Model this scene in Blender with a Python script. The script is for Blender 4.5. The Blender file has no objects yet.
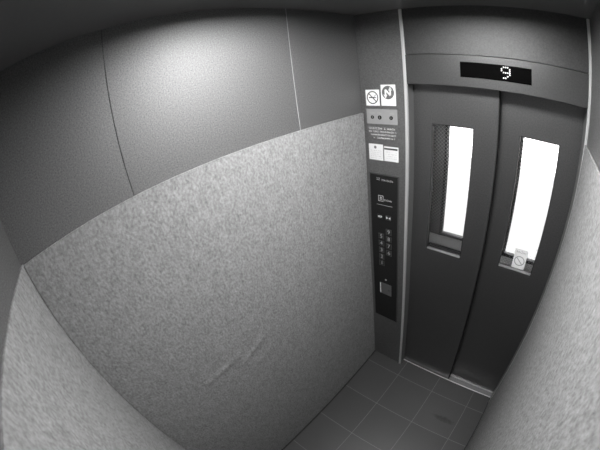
import bpy, math, random
from mathutils import Vector, noise
random.seed(7)
sc = bpy.context.scene
COL = sc.collection
W, D, H = 1.027, 1.492, 2.30        # car interior: width (x), depth (y), height (z)
FT = 1.808                          # top of the felt lining
XS, XJ = 0.235, 0.250               # left door post
ZB, ZT = 1.948, 2.083               # header over the doors

# ------------------------------------------------------------------ materials
def mat(name, base, rough=0.5, metal=0.0, var=0.0, vscale=60.0, bump=0.0, bscale=200.0,
        stretch=(1, 1, 1), spec=0.5, var2=0.0, v2scale=6.0, tint=(1, 1, 1)):
    m = bpy.data.materials.new(name); m.use_nodes = True
    nt = m.node_tree; N = nt.nodes; L = nt.links
    b = N['Principled BSDF']
    b.inputs['Roughness'].default_value = rough
    b.inputs['Metallic'].default_value = metal
    b.inputs['Specular IOR Level'].default_value = spec
    b.inputs['Base Color'].default_value = (base, base, base, 1)
    if var or var2 or bump:
        tc = N.new('ShaderNodeTexCoord'); mp = N.new('ShaderNodeMapping')
        mp.inputs['Scale'].default_value = stretch
        L.new(tc.outputs['Object'], mp.inputs['Vector'])
        def nz(scale, detail):
            n = N.new('ShaderNodeTexNoise'); n.inputs['Scale'].default_value = scale
            n.inputs['Detail'].default_value = detail; n.inputs['Roughness'].default_value = 0.6
            L.new(mp.outputs[0], n.inputs['Vector']); return n
        def mth(op, a, c):
            x = N.new('ShaderNodeMath'); x.operation = op
            for i, v in enumerate((a, c)):
                if isinstance(v, (int, float)): x.inputs[i].default_value = v
                else: L.new(v, x.inputs[i])
            return x.outputs[0]
        if var or var2:
            f = mth('MULTIPLY', mth('SUBTRACT', nz(vscale, 3).outputs['Fac'], 0.5), var * 2)
            if var2:
                g = mth('MULTIPLY', mth('SUBTRACT', nz(v2scale, 3).outputs['Fac'], 0.5), var2 * 2)
                f = mth('ADD', f, g)
            v = mth('MULTIPLY', mth('ADD', f, 1.0), base)
            cb = N.new('ShaderNodeCombineColor')
            for i in range(3): L.new(v, cb.inputs[i])
            L.new(cb.outputs[0], b.inputs['Base Color'])
        if bump:
            bp = N.new('ShaderNodeBump'); bp.inputs['Strength'].default_value = bump
            bp.inputs['Distance'].default_value = 0.002
            L.new(nz(bscale, 2).outputs['Fac'], bp.inputs['Height'])
            L.new(bp.outputs[0], b.inputs['Normal'])
    return m

def emit(name, col, s):
    m = bpy.data.materials.new(name); m.use_nodes = True
    nt = m.node_tree; nt.nodes.clear()
    e = nt.nodes.new('ShaderNodeEmission'); e.inputs[0].default_value = (*col, 1); e.inputs[1].default_value = s
    o = nt.nodes.new('ShaderNodeOutputMaterial'); nt.links.new(e.outputs[0], o.inputs[0])
    return m

def glass_mat(name):
    m = bpy.data.materials.new(name); m.use_nodes = True
    nt = m.node_tree; nt.nodes.clear(); N = nt.nodes; L = nt.links
    t = N.new('ShaderNodeBsdfTransparent'); t.inputs[0].default_value = (.93, .93, .93, 1)
    g = N.new('ShaderNodeBsdfGlossy'); g.inputs['Roughness'].default_value = 0.03
    f = N.new('ShaderNodeFresnel'); f.inputs[0].default_value = 1.45
    x = N.new('ShaderNodeMixShader'); o = N.new('ShaderNodeOutputMaterial')
    L.new(f.outputs[0], x.inputs[0]); L.new(t.outputs[0], x.inputs[1]); L.new(g.outputs[0], x.inputs[2]); L.new(x.outputs[0], o.inputs[0])
    return m

def floor_mat():
    m = mat('vinyl_tile', 0.048, rough=0.45, var=0.16, vscale=140, var2=0.10, v2scale=5, bump=0.15, bscale=160)
    nt = m.node_tree; N = nt.nodes; L = nt.links; b = N['Principled BSDF']
    src = b.inputs['Base Color'].links[0].from_socket
    tc = N.new('ShaderNodeTexCoord'); sp = N.new('ShaderNodeSeparateXYZ'); L.new(tc.outputs['Object'], sp.inputs[0])
    def mth(op, *a):
        x = N.new('ShaderNodeMath'); x.operation = op
        for i, v in enumerate(a):
            if isinstance(v, (int, float)): x.inputs[i].default_value = v
            else: L.new(v, x.inputs[i])
        return x.outputs[0]
    T = 0.2925
    def line(o, off):
        u = mth('DIVIDE', mth('SUBTRACT', o, off), T)
        fr = mth('FRACT', mth('ADD', u, 50.0))
        d = mth('MINIMUM', fr, mth('SUBTRACT', 1.0, fr))
        return mth('LESS_THAN', d, 0.0068), mth('FLOOR', mth('ADD', u, 50.0))
    lx, ix = line(sp.outputs[0], 0.289); ly, iy = line(sp.outputs[1], 1.098)
    g = mth('MAXIMUM', lx, ly)
    # tile to tile tone
    cb = N.new('ShaderNodeCombineXYZ'); L.new(ix, cb.inputs[0]); L.new(iy, cb.inputs[1])
    wn = N.new('ShaderNodeTexWhiteNoise'); wn.noise_dimensions = '2D'; L.new(cb.outputs[0], wn.inputs['Vector'])
    tone = mth('ADD', mth('MULTIPLY', wn.outputs['Value'], 0.16), 0.92)
    vm = N.new('ShaderNodeVectorMath'); vm.operation = 'SCALE'; L.new(src, vm.inputs[0]); L.new(tone, vm.inputs['Scale'])
    # scuff stain near the sill
    dx = mth('DIVIDE', mth('SUBTRACT', sp.outputs[0], 0.775), 0.085); dy = mth('DIVIDE', mth('SUBTRACT', sp.outputs[1], 1.222), 0.022)
    nz = N.new('ShaderNodeTexNoise'); nz.inputs['Scale'].default_value = 38; L.new(tc.outputs['Object'], nz.inputs['Vector'])
    r = mth('ADD', mth('ADD', mth('MULTIPLY', dx, dx), mth('MULTIPLY', dy, dy)), mth('MULTIPLY', mth('SUBTRACT', nz.outputs['Fac'], 0.5), 2.6))
    st = N.new('ShaderNodeMapRange'); st.inputs[1].default_value = 0.0; st.inputs[2].default_value = 1.3
    st.inputs[3].default_value = 0.4; st.inputs[4].default_value = 1.0; L.new(r, st.inputs[0])
    vm2 = N.new('ShaderNodeVectorMath'); vm2.operation = 'SCALE'; L.new(vm.outputs[0], vm2.inputs[0]); L.new(st.outputs[0], vm2.inputs['Scale'])
    mx = N.new('ShaderNodeMix'); mx.data_type = 'RGBA'
    L.new(g, mx.inputs[0]); L.new(vm2.outputs[0], mx.inputs[6]); mx.inputs[7].default_value = (.125, .125, .125, 1)
    L.new(mx.outputs[2], b.inputs['Base Color'])
    return m

M = dict(
    felt=mat('grey_felt', 0.245, rough=0.95, spec=0.1, var=0.7, vscale=125, var2=0.35, v2scale=50, bump=0.9, bscale=90, stretch=(1, 1, .75)),
    panel=mat('coated_steel_panel', 0.205, rough=0.56, metal=0.75, var=0.8, vscale=240, bump=0.2, bscale=300),
    front=mat('front_return_panel', 0.235, rough=0.42, metal=0.8, var=0.45, vscale=190, bump=0.15, bscale=300),
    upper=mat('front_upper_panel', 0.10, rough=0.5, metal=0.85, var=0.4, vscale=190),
    header=mat('header_paint', 0.11, rough=0.4, metal=0.8, var=0.3, vscale=160),
    door=mat('door_paint', 0.155, rough=0.40, metal=0.85, var=0.4, vscale=170, bump=0.1, bscale=260),
    ceil=mat('ceiling_paint', 0.17, rough=0.22, var=0.05, vscale=80),
    steel=mat('brushed_steel', 0.85, rough=0.45, metal=0.75, var=0.08, vscale=40, stretch=(8, 8, .4)),
    jamb=mat('jamb_steel', 0.20, rough=0.4, metal=0.3),
    alu=mat('sill_aluminium', 0.75, rough=0.35, metal=0.8, var=0.12, vscale=60),
    aludark=mat('sill_groove', 0.20, rough=0.6, metal=0.3),
    black=mat('black_gloss', 0.002, rough=0.4, spec=0.02),
    rubber=mat('black_rubber', 0.015, rough=0.8),
    cop=mat('control_face_black', 0.015, rough=0.4, spec=0.25),
    copframe=mat('control_frame', 0.06, rough=0.35),
    btn=mat('button_black', 0.014, rough=0.35),
    mark=mat('engraved_mark', 0.42, rough=0.6),
    markb=mat('white_mark', 0.75, rough=0.6),
    dim=mat('dim_mark', 0.13, rough=0.6),
    paper=mat('white_paper', 0.90, rough=0.6),
    paper2=mat('card_paper', 0.74, rough=0.6),
    ink=mat('dark_ink', 0.07, rough=0.6),
    inkg=mat('grey_ink', 0.40, rough=0.6),
    plate=mat('switch_plate', 0.33, rough=0.45, metal=0.2),
    dark=mat('keyhole_black', 0.012, rough=0.5),
    wire=mat('glass_wire', 0.38, rough=0.5, metal=0.5),
    hall=mat('hall_door_paint', 0.16, rough=0.5, var=0.05),
    halldark=mat('hall_gasket_and_gap_shade', 0.02, rough=0.7),  # window gaskets, also the painted gap shade under the ledges
    reveal=mat('window_reveal', 0.13, rough=0.45),
    ledge=mat('ledge_grey', 0.8, rough=0.6),
    gasket=mat('window_gasket_grey', 0.045, rough=0.6, spec=0.2),
    shaft=mat('shaft_black', 0.03, rough=0.9),
    concrete=mat('landing_concrete', 0.75, rough=0.8, var=0.06, vscale=30),
    glass=glass_mat('window_glass'),
    lamp=emit('lamp_diffuser', (1, 1, 1), 50.0),
    led=emit('led_digit', (1, 1, 1), 1.5),
    floor=floor_mat(),
)

# ------------------------------------------------------------------ mesh helpers
class MB:
    def __init__(s): s.v = []; s.f = []
    def box(s, x0, x1, y0, y1, z0, z1, b=0.0):
        if b <= 0:
            n = len(s.v)
            s.v += [(x, y, z) for z in (z0, z1) for y in (y0, y1) for x in (x0, x1)]
            s.f += [tuple(n + i for i in q) for q in ((0, 2, 3, 1), (4, 5, 7, 6), (0, 1, 5, 4), (2, 6, 7, 3), (0, 4, 6, 2), (1, 3, 7, 5))]
            return s
        b = min(b, .49 * min(x1 - x0, y1 - y0, z1 - z0))
        n = len(s.v); idx = {}
        for sx in (0, 1):
            for sy in (0, 1):
                for sz in (0, 1):
                    X, Y, Z = (x0, x1)[sx], (y0, y1)[sy], (z0, z1)[sz]
                    ix, iy, iz = b * (1 - 2 * sx), b * (1 - 2 * sy), b * (1 - 2 * sz)
                    for k, p in enumerate(((X, Y + iy, Z + iz), (X + ix, Y, Z + iz), (X + ix, Y + iy, Z))):
                        idx[sx, sy, sz, k] = len(s.v); s.v.append(p)
        g = lambda *a: idx[a]
        F = []
        for a in (0, 1):
            F.append([g(a, 0, 0, 0), g(a, 1, 0, 0), g(a, 1, 1, 0), g(a, 0, 1, 0)])
            F.append([g(0, a, 0, 1), g(1, a, 0, 1), g(1, a, 1, 1), g(0, a, 1, 1)])
            F.append([g(0, 0, a, 2), g(1, 0, a, 2), g(1, 1, a, 2), g(0, 1, a, 2)])
        for a in (0, 1):
            for c in (0, 1):
                F.append([g(a, c, 0, 0), g(a, c, 0, 1), g(a, c, 1, 1), g(a, c, 1, 0)])
                F.append([g(a, 0, c, 0), g(a, 0, c, 2), g(a, 1, c, 2), g(a, 1, c, 0)])
                F.append([g(0, a, c, 1), g(0, a, c, 2), g(1, a, c, 2), g(1, a, c, 1)])
                for d in (0, 1):
                    F.append([g(a, c, d, 0), g(a, c, d, 1), g(a, c, d, 2)])
        ctr = Vector(((x0 + x1) / 2, (y0 + y1) / 2, (z0 + z1) / 2))
        out = []
        for q in F:
            q = list(dict.fromkeys(q))
            P = [Vector(s.v[i]) for i in q]
            nrm = (P[1] - P[0]).cross(P[2] - P[0]); c = sum(P, Vector()) / len(P)
            if nrm.dot(c - ctr) < 0: q.reverse()
            out.append(tuple(q))
        s.f += out
        return s
    def disc(s, cx, y, cz, r, t, n=24, r2=None):
        """round plate / ring facing -y, front at y, thickness t"""
        k = len(s.v)
        ring = [(math.cos(2 * math.pi * i / n), math.sin(2 * math.pi * i / n)) for i in range(n)]
        s.v += [(cx + r * a, y, cz + r * b) for a, b in ring] + [(cx + r * a, y + t, cz + r * b) for a, b in ring]
        for i in range(n):
            j = (i + 1) % n
            s.f.append((k + i, k + n + i, k + n + j, k + j))
        if r2 is None:
            s.f.append(tuple(k + i for i in range(n))); s.f.append(tuple(k + n + i for i in reversed(range(n))))
        else:
            m = len(s.v)
            s.v += [(cx + r2 * a, y, cz + r2 * b) for a, b in ring] + [(cx + r2 * a, y + t, cz + r2 * b) for a, b in ring]
            for i in range(n):
                j = (i + 1) % n
                s.f.append((k + i, k + j, m + j, m + i)); s.f.append((k + n + i, m + n + i, m + n + j, k + n + j))
                s.f.append((m + i, m + j, m + n + j, m + n + i))
        return s
    def prism(s, pts, y, t):
        """polygon (x,z) seen from -y, front at y"""
        k = len(s.v); n = len(pts)
        s.v += [(a, y, b) for a, b in pts] + [(a, y + t, b) for a, b in pts]
        s.f.append(tuple(range(k, k + n))); s.f.append(tuple(reversed(range(k + n, k + 2 * n))))
        for i in range(n):
            j = (i + 1) % n; s.f.append((k + i, k + n + i, k + n + j, k + j))
        return s
    def bar(s, a, b, w, y, t):
        """flat bar between (x,z) points"""
        dx, dz = b[0] - a[0], b[1] - a[1]; l = math.hypot(dx, dz); nx, nz = -dz / l * w / 2, dx / l * w / 2
        return s.prism([(a[0] + nx, a[1] + nz), (a[0] - nx, a[1] - nz), (b[0] - nx, b[1] - nz), (b[0] + nx, b[1] + nz)], y, t)
    def build(s, name, m, parent=None, smooth=False, org=None):
        me = bpy.data.meshes.new(name)
        v = s.v if org is None else [(a - org[0], b - org[1], c - org[2]) for a, b, c in s.v]
        me.from_pydata(v, [], s.f); me.validate()
        import bmesh
        bm = bmesh.new(); bm.from_mesh(me); bmesh.ops.recalc_face_normals(bm, faces=bm.faces); bm.to_mesh(me); bm.free()
        me.materials.append(m if not isinstance(m, str) else M[m])
        if smooth:
            for p in me.polygons: p.use_smooth = True
        o = bpy.data.objects.new(name, me); COL.objects.link(o)
        if org is not None: o.location = org
        if parent is not None: o.parent = parent
        return o

def box(name, m, parent, *a, b=0.0, org=None): return MB().box(*a, b).build(name, m, parent, org=org)
def struct(o, label=None, cat=None):
    o['kind'] = 'structure'
    if label: o['label'] = label; o['category'] = cat
    return o
def tag(o, label, cat, group=None):
    o['label'] = label; o['category'] = cat
    if group: o['group'] = group
    return o
def empty(name, loc):
    o = bpy.data.objects.new(name, None); COL.objects.link(o); o.location = loc; o.empty_display_size = .05
    return o
class Rel:
    """parts of a thing: meshes given in world coordinates, parented to the Empty"""
    def __init__(s, root): s.r = root; s.o = Vector(root.location)
    def build(s, mb, name, m, parent=None, smooth=False):
        mb.v = [(a - s.o.x, b - s.o.y, c - s.o.z) for a, b, c in mb.v]
        return mb.build(name, m, parent or s.r, smooth)

def glyph(txt, x, y, z, size, t=.0004):
    """text standing on the wall, as (verts, faces) facing -y, centred at x,z"""
    cu = bpy.data.curves.new('glyph', 'FONT'); cu.body = txt; cu.size = size; cu.align_x = 'CENTER'; cu.align_y = 'CENTER'; cu.extrude = t / 2
    o = bpy.data.objects.new('glyph', cu); COL.objects.link(o)
    dg = bpy.context.evaluated_depsgraph_get(); dg.update()
    me = bpy.data.meshes.new_from_object(o.evaluated_get(dg))
    mb = MB(); mb.v = [(x + v.co.x, y - v.co.z, z + v.co.y) for v in me.vertices]; mb.f = [tuple(p.vertices) for p in me.polygons]
    bpy.data.objects.remove(o); bpy.data.curves.remove(cu); bpy.data.meshes.remove(me)
    return mb

def scribble(mb, x0, x1, z, h, y, seed, t=.0003, fill=.75):
    """a line of lettering too small to read: short marks of uneven width"""
    r = random.Random(seed); x = x0
    while x < x1 - h * .3:
        w = min(h * r.uniform(.5, .95), x1 - x)
        if r.random() < fill:
            k = r.random()
            if k < .5:
                mb.box(x, x + w, y, y + t, z + h * .36, z + h * .5); mb.box(x, x + w, y, y + t, z - h * .5, z - h * .36)
                mb.box(x + w * .4, x + w * .58, y, y + t, z - h * .36, z + h * .36)
            else:
                mb.box(x, x + w * .2, y, y + t, z - h * .5, z + h * .5); mb.box(x + w * .2, x + w, y, y + t, z - h * .08, z + h * .08)
                mb.box(x + w * .7, x + w * .9, y, y + t, z - h * .5, z - h * .08)
        x += w + h * .22
    return mb

# ------------------------------------------------------------------ car shell
struct(box('floor', 'floor', None, 0, W, -.0, D + .0455, -.03, 0))
# ceiling with an opening for the recessed light strip
LX0, LX1, LY0, LY1 = .34, .74, .68, 1.02
c = MB()
c.box(-.03, LX0, -.03, D + .03, H, H + .04); c.box(LX1, W + .03, -.03, D + .03, H, H + .04)
c.box(LX0, LX1, -.03, LY0, H, H + .04); c.box(LX0, LX1, LY1, D + .03, H, H + .04)
struct(c.build('ceiling', 'ceil'))
# walls (left wall is three coated steel panels with joints)
Y1, Y2 = .411, 1.072
w = MB()
w.box(-.03, 0, -.03, Y1 - .0008, 0, H, .0006); w.box(-.03, 0, Y1 + .0008, Y2, 0, H, .0006); w.box(-.03, 0, Y2, D + .03, 0, H, .0006)
struct(w.build('wall_left', 'panel'))
struct(box('trim_1', 'shaft', None, -.034, -.004, Y1 - .0008, Y1 + .0008, 0, H))
struct(box('trim_2', mat('joint_strip', .42, .5, .3), None, -.002, .0012, Y2 - .0012, Y2 + .0012, 0, H))
struct(box('wall_back', 'panel', None, 0, W, -.03, 0, 0, H))
struct(box('wall_right', 'panel', None, W, W + .03, -.03, D + .03, 0, H))
f = MB(); f.box(0, XS, D, D + .03, 0, H, .0008)
struct(f.build('wall_front', 'front'))
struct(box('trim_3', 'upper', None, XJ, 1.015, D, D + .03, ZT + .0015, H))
h = MB(); h.box(XJ, 1.015, D - .005, D + .05, ZB, ZT, .002)
header = struct(h.build('trim_4', 'header'))
struct(MB().box(XS, XJ, D - .006, D + .006, 0, H, .002).build('trim_5', 'steel'))
struct(MB().box(XS + .004, XJ, D + .0065, D + .060, 0, ZB).build('trim_6', 'jamb'))
struct(MB().box(1.0155, W, D - .006, D + .006, 0, H, .002).build('trim_7', 'steel'))
struct(MB().box(1.0165, W, D + .0065, D + .15, 0, ZB).build('trim_8', 'jamb'))
struct(box('baseboard_left', 'rubber', None, 0, .0135, .012, D - .001, 0, .009))
struct(box('baseboard_right', 'rubber', None, W - .0135, W, .012, D - .008, 0, .009))
struct(box('baseboard_back', 'rubber', None, .014, W - .014, 0, .0135, 0, .009))

# ------------------------------------------------------------------ ceiling light
lt = tag(empty('ceiling_light', ((LX0 + LX1) / 2, (LY0 + LY1) / 2, H)), 'recessed strip light set in the dark ceiling of the lift car', 'light')
R = Rel(lt)
hs = MB()
hs.box(LX0 - .008, LX0, LY0 - .008, LY1 + .008, H - .003, H + .055); hs.box(LX1, LX1 + .008, LY0 - .008, LY1 + .008, H - .003, H + .055)
hs.box(LX0, LX1, LY0 - .008, LY0, H - .003, H + .055); hs.box(LX0, LX1, LY1, LY1 + .008, H - .003, H + .055)
hs.box(LX0, LX1, LY0, LY1, H + .045, H + .055)
R.build(hs, 'housing', 'panel')
R.build(MB().box(LX0 + .002, LX1 - .002, LY0 + .002, LY1 - .002, H + .026, H + .030), 'diffuser', 'lamp')

# ------------------------------------------------------------------ felt linings
def felt_sheet(name, U, Z0, Z1, fn, place, step, thick, seed):
    """closed sheet: u along the wall, z up, fn(u,z) = distance of the face from the wall"""
    nu = max(2, int(U[1] - U[0]) if False else int((U[1] - U[0]) / step)); nz_ = int((Z1 - Z0) / step)
    v = []; fc = []
    for j in range(nz_ + 1):
        z = Z0 + (Z1 - Z0) * j / nz_
        for i in range(nu + 1):
            u = U[0] + (U[1] - U[0]) * i / nu
            d = fn(u, z)
            zz = z
            if j == nz_: zz = z + .0012 * noise.noise(Vector((u * 9, seed, 0)))
            v.append(place(u, d, zz))
    n = (nu + 1) * (nz_ + 1)
    for j in range(nz_ + 1):
        z = Z0 + (Z1 - Z0) * j / nz_
        for i in range(nu + 1):
            if j in (0, nz_) or i in (0, nu):
                pass
    g = lambda i, j: j * (nu + 1) + i
    for j in range(nz_):
        for i in range(nu): fc.append((g(i, j), g(i + 1, j), g(i + 1, j + 1), g(i, j + 1)))
    rim = [(i, 0) for i in range(nu)] + [(nu, j) for j in range(nz_)] + [(i, nz_) for i in range(nu, 0, -1)] + [(0, j) for j in range(nz_, 0, -1)]
    r0 = len(v); v += [v[g(i, j)] for i, j in rim]
    b0 = len(v)
    for i, j in rim:
        u = U[0] + (U[1] - U[0]) * i / nu; z = Z0 + (Z1 - Z0) * j / nz_
        v.append(place(u, max(.0004, fn(u, z) - thick), z))
    m = len(rim)
    for k in range(m):
        l = (k + 1) % m
        fc.append((r0 + k, b0 + k, b0 + l, r0 + l))
    fc.append(tuple(b0 + k for k in range(m)))
    mb = MB(); mb.v = v; mb.f = fc
    o = mb.build(name, 'felt', None, True)
    for p in o.data.polygons:
        if max(p.vertices) >= r0: p.use_smooth = False
    return o

def seg_d(p, a, b):
    ax, ay = b[0] - a[0], b[1] - a[1]; l2 = ax * ax + ay * ay
    t = ((p[0] - a[0]) * ax + (p[1] - a[1]) * ay) / l2; tc_ = min(1, max(0, t))
    dx, dy = p[0] - a[0] - tc_ * ax, p[1] - a[1] - tc_ * ay
    sgn = 1 if (p[0] - a[0]) * ay - (p[1] - a[1]) * ax > 0 else -1
    return math.hypot(dx, dy), tc_
FOLDS = [((.33, 1.02), (.505, 1.035), .014, .0075), ((.50, .975), (.675, 1.04), .013, .0065), ((.52, .90), (.69, .95), .015, .004),
         ((.44, 1.10), (.62, 1.15), .018, .003), ((1.28, .70), (1.39, .66), .022, .004), ((1.22, .41), (1.40, .38), .02, .003),
         ((1.37, .28), (1.44, .33), .018, .009), ((1.40, .46), (1.45, .42), .02, .004), ((.15, .75), (.3, .72), .02, .003)]
def left_fn(u, z):
    d = .008 + .0012 * noise.noise(Vector((u * 3.1, z * 2.3, 1.5))) + .0005 * noise.noise(Vector((u * 14, z * 9, 4)))
    for a, b, wd, hgt in FOLDS:
        hgt *= .45; r, t = seg_d((u, z), a, b)
        if r < wd * 3: d += hgt * math.exp(-(r / wd) ** 2) * (.55 + .45 * math.sin(math.pi * min(1, max(0, t))))
    return d
fl = felt_sheet('felt_lining', (.0103, D - .002), .0105, FT, left_fn, lambda u, d, z: (d, u, z), .0085, .007, 1.0)
tag(fl, 'pale grey felt sheet covering the lower part of the wide left wall, wrinkled low down', 'wall lining', None)
fb = felt_sheet('felt_lining', (.0, W - .0), .0105, FT + .003, lambda u, z: .008 + .0012 * noise.noise(Vector((u * 4, z * 3, 8.5))) , lambda u, d, z: (u, d, z), .02, .007, 5.0)
tag(fb, 'pale grey felt sheet on the back wall, the curved wedge at bottom left', 'wall lining', None)
def right_fn(u, z):
    d = .009 + .0025 * noise.noise(Vector((u * 2.4, z * 1.8, 3.3))) + .0006 * noise.noise(Vector((u * 12, z * 9, 7)))
    k = max(0, (u - 1.38) / .10); d += .002 * k * k * min(1, (FT - z) / .1)
    return d
fr = felt_sheet('felt_lining', (.0125, D - .007), .0105, FT + .002, right_fn, lambda u, d, z: (W - d, u, z), .012, .007, 9.0)
tag(fr, 'pale grey felt sheet on the right wall, close up and blurred at the right edge', 'wall lining', None)

# ------------------------------------------------------------------ sill
s = MB(); s.box(XJ, 1.0165, D + .046, D + .0545, -.03, .001, .0008)
for a, b in ((.098, .104), (.114, .120), (.136, .144)): s.box(XJ, 1.0165, D + a, D + b, -.012, .001, .0008)
sill = struct(s.build('trim_9', 'alu'))
s = MB(); s.box(XJ, 1.0165, D + .0545, D + .150, -.03, -.0122); s.box(XJ, 1.0165, D + .104, D + .114, -.0122, -.002); s.box(XJ, 1.0165, D + .120, D + .136, -.0122, -.002)
s.build('groove', 'aludark', sill)

# ------------------------------------------------------------------ car doors
def windowed_panel(mb, x0, x1, y0, y1, z0, z1, wx0, wx1, wz0, wz1):
    mb.box(x0, wx0, y0, y1, z0, z1); mb.box(wx1, x1, y0, y1, z0, z1)
    mb.box(wx0, wx1, y0, y1, z0, wz0); mb.box(wx0, wx1, y0, y1, wz1, z1)
    return mb
def wire_mesh(mb, x0, x1, z0, z1, y, p=.018, w=.0015):
    # welded diamond wire inside the glass
    for sgn in (1, -1):
        c0 = (z0 - sgn * x1) if sgn > 0 else (z0 + x0); c1 = (z1 - x0) if sgn > 0 else (z1 + x1)
        k = c0 - .002
        while k < c1:
            # line z = sgn*x + k, clipped
            pts = []
            xa, xb = x0, x1
            za, zb = sgn * xa + k, sgn * xb + k
            lo, hi = 0., 1.
            dz = zb - za
            t0, t1 = (z0 - za) / dz, (z1 - za) / dz
            if t0 > t1: t0, t1 = t1, t0
            lo, hi = max(0, t0), min(1, t1)
            if hi - lo > .02:
                mb.bar((xa + (xb - xa) * lo, za + dz * lo), (xa + (xb - xa) * hi, za + dz * hi), w, y, .0005)
            k += p
    return mb
def door(name, x0, x1, yf, z0, z1, win, m='door', edge=True, th=.030):
    root = struct(empty(name, ((x0 + x1) / 2, yf, z0)))
    R = Rel(root)
    wx0, wx1, wz0, wz1 = win
    R.build(windowed_panel(MB(), x0, x1, yf, yf + th, z0, z1, *win), 'door_panel', m)
    fr = MB(); t = .004
    fr.box(wx0, wx0 + t, yf + .0015, yf + th, wz0, wz1); fr.box(wx1 - t, wx1, yf + .0015, yf + th, wz0, wz1)
    fr.box(wx0 + t, wx1 - t, yf + .0015, yf + th, wz1 - t, wz1); fr.box(wx0 + t, wx1 - t, yf + .0015, yf + th, wz0, wz0 + t)
    R.build(fr, 'window_frame', 'gasket')
    R.build(MB().box(wx0 + t, wx1 - t, yf + .001, yf + th - .009, wz0 + t, wz0 + t + .003), 'window_sill', 'reveal')
    R.build(MB().box(wx0 + t, wx1 - t, yf + th - .009, yf + th - .004, wz0 + t, wz1 - t), 'window_glass', 'glass')
    return root, R
d1, R1 = door('door_1', .215, .6415, D + .060, -.006, 2.0, (.337, .536, 1.088, 1.768))
R1.build(wire_mesh(MB(), .341, .532, 1.092, 1.764, D + .0835), 'wire_mesh', 'wire')
R1.build(MB().box(.6415, .6455, D + .061, D + .089, -.004, 2.0), 'door_seal', 'rubber')
d2, R2 = door('door_2', .630, 1.034, D + .105, -.006, 2.0, (.733, .9215, 1.086, 1.763))
R2.build(wire_mesh(MB(), .737, .9175, 1.090, 1.759, D + .1285), 'wire_mesh', 'wire')

# hall (landing) doors behind, same layout
HY = D + .195
d3, R3 = door('door_3', .10, .655, HY, -.03, 2.1, (.366, .560, 1.126, 1.775), 'hall')
R3.build(MB().box(.356, .366, HY - .0015, HY, 1.10, 1.80), 'window_gasket', 'halldark')
d4, R4 = door('door_4', .640, 1.12, HY + .045, -.03, 2.1, (.738, .930, 1.082, 1.775), 'hall')
R3.build(MB().box(.366, .560, HY - .0015, HY, 1.118, 1.126), 'window_gasket', 'halldark')
R4.build(MB().box(.730, .938, HY + .0435, HY + .045, 1.072, 1.082), 'window_gasket', 'halldark')

def ledge(x0, x1, y, zt, zb, dep):
    g = MB(); n = 0
    g.v = [(x, a, b) for x in (x0, x1) for a, b in ((y, zt), (y - dep, zb + .006), (y - dep, zb), (y, zb))]
    g.f = [(0, 1, 2, 3), (7, 6, 5, 4), (0, 4, 5, 1), (1, 5, 6, 2), (2, 6, 7, 3), (3, 7, 4, 0)]
    return g
R3.build(MB().box(.30, .640, HY - .002, HY, .90, 1.072), 'gap_shade_strip', 'halldark')  # black band painting the shadow of the gap below the ledge
R4.build(MB().box(.70, .960, HY + .043, HY + .045, .86, 1.052), 'gap_shade_strip', 'halldark')  # same painted gap shadow on the right hall door
R3.build(ledge(.30, .640, HY, 1.116, 1.072, .035), 'window_ledge', 'ledge')
R4.build(ledge(.70, .960, HY + .045, 1.072, 1.052, .045), 'window_ledge', 'ledge')
# hoistway around the car and the wall of the landing
hw = MB()
hw.box(-.25, -.20, -.25, HY + .12, -.5, 2.9); hw.box(1.25, 1.30, -.25, HY + .12, -.5, 2.9)
hw.box(-.25, 1.30, -.30, -.25, -.5, 2.9)
hw.box(-.25, 1.30, -.30, HY + .12, -.55, -.5); hw.box(-.25, 1.30, -.30, HY + .12, 2.9, 2.95)
struct(hw.build('wall_hoistway', 'shaft'))
lw = MB(); ly0, ly1 = HY + .12, HY + .30
lw.box(-1.6, .25, ly0, ly1, -.5, 2.9); lw.box(1.03, 2.6, ly0, ly1, -.5, 2.9); lw.box(.25, 1.03, ly0, ly1, 2.0, 2.9); lw.box(.25, 1.03, ly0, ly1, -.5, 0)
struct(lw.build('wall_landing', 'concrete'))
struct(box('floor_landing', 'concrete', None, -1.6, 2.6, ly1, ly1 + 1.5, -.15, 0))
pr = MB(); pr.box(-1.6, 2.6, ly1 + 1.38, ly1 + 1.5, 0, 1.1, .01)
struct(pr.build('wall_parapet', 'concrete'))

# ------------------------------------------------------------------ floor indicator in the header
YH = D - .005
ind = tag(empty('floor_indicator', (.639, YH, 2.021)), 'long black glass floor display showing a lit number 9 above the doors', 'display')
R = Rel(ind)
R.build(MB().box(.494, .784, YH - .0015, YH + .001, 1.989, 2.053, .0005), 'display_glass', 'black')
dg = MB(); pat = [".###.", "#...#", "#...#", ".####", "....#", "...#.", ".##.."]
px, pz = .0082, .0072
for j, row in enumerate(pat):
    for i, ch in enumerate(row):
        if ch == '#': dg.disc(.6805 + (i - 2) * px, YH - .0022, 2.0235 - (j - 3) * pz, .0029, .0006, 10)
o = R.build(dg, 'lit_digit', 'led'); o['label'] = 'glowing white dot-matrix 9'

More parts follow.
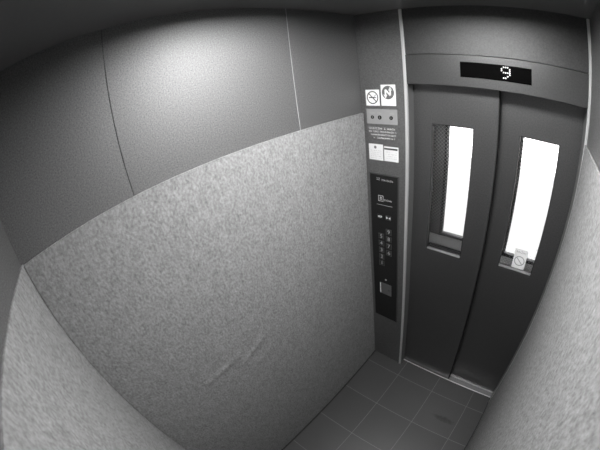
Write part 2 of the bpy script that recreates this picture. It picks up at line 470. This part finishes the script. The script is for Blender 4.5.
# ------------------------------------------------------------------ operating panel
cp = tag(empty('control_panel', (.113, D, .985)), 'tall narrow black control panel with floor buttons beside the doors', 'control panel')
R = Rel(cp); yc = D - .006
R.build(MB().box(.024, .200, D - .004, D, .466, 1.506, .001), 'panel_frame', 'copframe')
R.build(MB().box(.030, .194, yc, D - .004, .472, 1.500, .001), 'face_plate', 'cop')
t = MB(); scribble(t, .070, .092, 1.477, .012, yc - .0004, 3, fill=1); scribble(t, .100, .166, 1.474, .009, yc - .0004, 4, fill=1)
R.build(t, 'maker_lettering', 'mark')
ic = MB(); ic.box(.078, .109, yc - .0004, yc, 1.384, 1.387); ic.box(.078, .109, yc - .0004, yc, 1.353, 1.356); ic.box(.078, .081, yc - .0004, yc, 1.356, 1.384); ic.box(.106, .109, yc - .0004, yc, 1.356, 1.384)
ic.box(.088, .092, yc - .0004, yc, 1.361, 1.379); ic.box(.096, .099, yc - .0004, yc, 1.361, 1.379); ic.box(.092, .096, yc - .0004, yc, 1.374, 1.379)
R.build(ic, 'square_symbol', 'mark')
R.build(scribble(MB(), .113, .162, 1.364, .010, yc - .0004, 6, fill=1), 'caption', 'mark')
R.build(MB().box(.068, .163, yc - .0004, yc, 1.3315, 1.3335), 'divider_line', 'mark')
def button(x, z, w_, h_, nm):
    b = R.build(MB().box(x - w_ / 2, x + w_ / 2, yc - .004, yc, z - h_ / 2, z + h_ / 2, .0012), nm, 'btn')
    return b
for nm, x, z, inv in (('open_button', .089, 1.262, 0), ('close_button', .141, 1.263, 1)):
    b = button(x, z, .036, .030, nm)
    a = MB(); y = yc - .0046
    for sg in (-1, 1):
        if inv: a.prism([(x + sg * .001, z), (x + sg * .013, z + .008), (x + sg * .013, z - .008)], y, .0006)
        else: a.prism([(x + sg * .014, z), (x + sg * .003, z + .008), (x + sg * .003, z - .008)], y, .0006)
    R.build(a, 'arrow_mark', 'markb', b)
nums = [(.094, .941 + .0483 * i, i + 1) for i in range(5)] + [(.143, 1.030 + .048 * i, i + 6) for i in range(4)]
for x, z, n in nums:
    b = button(x, z, .036, .038, 'floor_button')
    e = MB(); y = yc - .0044
    for q in ((x - .017, x + .017, z + .0168, z + .018), (x - .017, x + .017, z - .018, z - .0168), (x - .017, x - .0156, z - .0168, z + .0168), (x + .0156, x + .017, z - .0168, z + .0168)):
        e.box(q[0], q[1], y, y + .0004, q[2], q[3])
    R.build(e, 'outline', 'dim', b)
    R.build(glyph(str(n), x, y, z, .034), 'number', 'mark', b)
R.build(MB().disc(.117, yc - .001, .813, .006, .001, 16), 'indicator_lamp', 'mark')
kb = R.build(MB().box(.074, .157, yc - .003, yc, .690, .782, .001), 'service_hatch', mat('hatch_grey', .10, .3))
R.build(MB().box(.0745, .081, yc - .0036, yc - .003, .694, .778), 'hatch_edge', 'markb', kb)
R.build(MB().disc(.140, yc - .0042, .736, .006, .0012, 16), 'hatch_lock', 'copframe', kb)

# ------------------------------------------------------------------ notices on the return panel
def sticker(name, x0, x1, z0, z1, label, y=D, m='paper', t=.0008):
    root = tag(empty(name, ((x0 + x1) / 2, y, z0)), label, 'sticker')
    R = Rel(root); R.build(MB().box(x0, x1, y - t, y, z0, z1), 'sheet', m)
    return root, R, y - t
r, R, ys = sticker('no_smoking_sticker', .028, .104, 1.845, 1.922, 'square white no smoking sticker at the upper left of the front panel')
cx, cz = .066, 1.884
g = MB().disc(cx, ys - .0003, cz, .0315, .0003, 40, .0262); g.bar((cx - .021, cz + .021), (cx + .021, cz - .021), .0052, ys - .0003, .0003)
R.build(g, 'ban_symbol', mat('ban_ink', .10, .6))
g = MB(); g.box(cx - .020, cx + .014, ys - .00015, ys, cz - .003, cz + .003); g.box(cx + .016, cx + .020, ys - .00015, ys, cz - .003, cz + .003)
g.bar((cx + .010, cz + .006), (cx + .019, cz + .014), .0025, ys - .00015, .00015)
R.build(g, 'cigarette', 'ink')
r, R, ys = sticker('round_symbol_sticker', .1135, .190, 1.846, 1.945, 'tall white sticker with a dark disc and zigzag arrow, right of the no smoking sticker')
cx, cz = .151, 1.908
R.build(MB().disc(cx, ys - .0003, cz, .032, .0003, 40), 'symbol_disc', mat('disc_ink', .13, .6))
z_ = MB(); y = ys - .0006
z_.bar((cx - .013, cz - .020), (cx - .013, cz + .014), .009, y, .0003); z_.bar((cx - .013, cz + .014), (cx + .012, cz - .014), .009, y, .0003)
z_.bar((cx + .012, cz - .014), (cx + .012, cz + .018), .009, y, .0003)
z_.prism([(cx - .024, cz - .010), (cx - .013, cz - .028), (cx - .003, cz - .010)], y, .0003); z_.prism([(cx + .002, cz + .010), (cx + .012, cz + .027), (cx + .023, cz + .010)], y, .0003)
R.build(z_, 'zigzag_arrow', 'paper')
t = MB(); scribble(t, .124, .176, 1.866, .005, ys - .0003, 11); scribble(t, .124, .180, 1.855, .005, ys - .0003, 12)
R.build(t, 'small_lettering', 'inkg')

sw = tag(empty('switch_plate', (.111, D, 1.792)), 'light grey metal plate with three small dark key switches', 'switch plate')
R = Rel(sw)
R.build(MB().box(.027, .195, D - .0025, D, 1.756, 1.829, .0008), 'plate', 'plate')
for x, rr in ((.060, .0085), (.101, .010), (.163, .009)):
    k = R.build(MB().disc(x, D - .0045, 1.789, rr, .002, 20), 'key_switch', 'dark')
    R.build(MB().box(x - .001, x + .001, D - .0048, D - .0045, 1.784, 1.794), 'key_slot', 'inkg', k)
for a_, b_, sd in ((.046, .076, 21), (.088, .116, 22), (.150, .178, 23)): R.build(scribble(MB(), a_, b_, 1.810, .007, D - .0028, sd), 'switch_lettering', 'inkg')

lt_ = MB()
for i, (a, b, hh) in enumerate(((.034, .186, .009), (.034, .186, .007), (.046, .186, .007), (.060, .178, .007))):
    scribble(lt_, a, b, 1.735 - i * .0155, hh, D - .0004, 31 + i, .0004, .85)
o = lt_.build('safety_notice', 'markb', None, org=(.11, D, 1.70))
tag(o, 'pale lettering printed straight on the grey panel, below the switch plate', 'notice')

r, R, ys = sticker('notice_card', .028, .1105, 1.575, 1.656, 'left one of two small white notice cards above the control panel', m='paper2')
R.build(MB().disc(.066, ys - .0003, 1.640, .0075, .0003, 16), 'small_emblem', mat('emblem_ink', .2, .6))
t = MB()
for i in range(5): scribble(t, .038, .102, 1.623 - i * .0095, .0035, ys - .0003, 41 + i, fill=.6)
R.build(t, 'small_lettering', 'inkg')
r['category'] = 'card'
r, R, ys = sticker('notice_card', .1165, .196, 1.576, 1.649, 'right one of two small white notice cards, with a dark heading bar', m='paper2')
R.build(MB().box(.1175, .191, ys - .0003, ys, 1.633, 1.642), 'heading_bar', 'ink')
t = MB()
for i in range(4): scribble(t, .125, .188, 1.622 - i * .0105, .0035, ys - .0003, 51 + i, fill=.6)
R.build(t, 'small_lettering', 'inkg')
r['category'] = 'card'

# sticker on the glass of the right door
thin_paper = bpy.data.materials.new('thin_paper'); thin_paper.use_nodes = True
_n = thin_paper.node_tree; _t = _n.nodes.new('ShaderNodeBsdfTranslucent'); _t.inputs[0].default_value = (.95, .95, .95, 1)
_m = _n.nodes.new('ShaderNodeMixShader'); _m.inputs[0].default_value = .7; _n.nodes['Principled BSDF'].inputs['Base Color'].default_value = (.9, .9, .9, 1)
_n.links.new(_n.nodes['Principled BSDF'].outputs[0], _m.inputs[1]); _n.links.new(_t.outputs[0], _m.inputs[2]); _n.links.new(_m.outputs[0], _n.nodes['Material Output'].inputs[0])
YG = D + .105 + .021
r, R, ys = sticker('window_sticker', .804, .874, 1.097, 1.213, 'small white no smoking sticker low on the window glass of the right door', y=YG, m=thin_paper, t=.0006)
cx, cz = .839, 1.144
g = MB().disc(cx, ys - .0003, cz, .0285, .0003, 36, .024); g.bar((cx - .019, cz + .019), (cx + .019, cz - .019), .004, ys - .0003, .0003)
R.build(g, 'ban_symbol', 'inkg')
R.build(scribble(MB(), .814, .866, 1.196, .013, ys - .0003, 61, fill=1), 'lettering', 'inkg')

# ------------------------------------------------------------------ world, camera, colour
wd = bpy.data.worlds.new('world'); sc.world = wd; wd.use_nodes = True
bg = wd.node_tree.nodes['Background']; bg.inputs[0].default_value = (1, 1, 1, 1); bg.inputs[1].default_value = 4.0

cd = bpy.data.cameras.new('camera'); cam = bpy.data.objects.new('camera', cd); COL.objects.link(cam); sc.camera = cam
CX, CY, CZ = .8556489, .2870815, 2.0052840
yaw, pit, rol, fpx = -.7233723652, -.5500784256, -.1052906947, 276.95921
k1, k2, k3 = -.25620993638, .29982500262, -.09338819151
PX, PY = 343.413673, 238.249362
F = Vector((math.sin(yaw) * math.cos(pit), math.cos(yaw) * math.cos(pit), math.sin(pit)))
r_ = F.cross(Vector((0, 0, 1))).normalized(); u_ = r_.cross(F)
cr, sr = math.cos(rol), math.sin(rol)
rx = cr * r_ + sr * u_; ux = -sr * r_ + cr * u_
from mathutils import Matrix
cam.matrix_world = Matrix(((rx.x, ux.x, -F.x, CX), (rx.y, ux.y, -F.y, CY), (rx.z, ux.z, -F.z, CZ), (0, 0, 0, 1)))
cd.type = 'PANO'; cd.panorama_type = 'FISHEYE_LENS_POLYNOMIAL'; cd.sensor_width = 36; cd.sensor_fit = 'HORIZONTAL'
q = fpx * 36 / 600
cd.fisheye_fov = math.radians(179)
cd.fisheye_polynomial_k0 = 0
cd.fisheye_polynomial_k1 = -1 / q; cd.fisheye_polynomial_k2 = -k1 / q ** 2
cd.fisheye_polynomial_k3 = -k2 / q ** 3; cd.fisheye_polynomial_k4 = -k3 / q ** 4
cd.shift_x = -(PX - 300) / 600; cd.shift_y = (PY - 225) / 450
cd.clip_start = .005
cd.dof.use_dof = True; cd.dof.focus_distance = 1.3; cd.lens = 16; cd.dof.aperture_fstop = 4.8
sc.view_settings.view_transform = 'Standard'; sc.view_settings.look = 'None'
sc.view_settings.gamma = 1; sc.view_settings.use_curve_mapping = False
sc.view_settings.exposure = 0.45
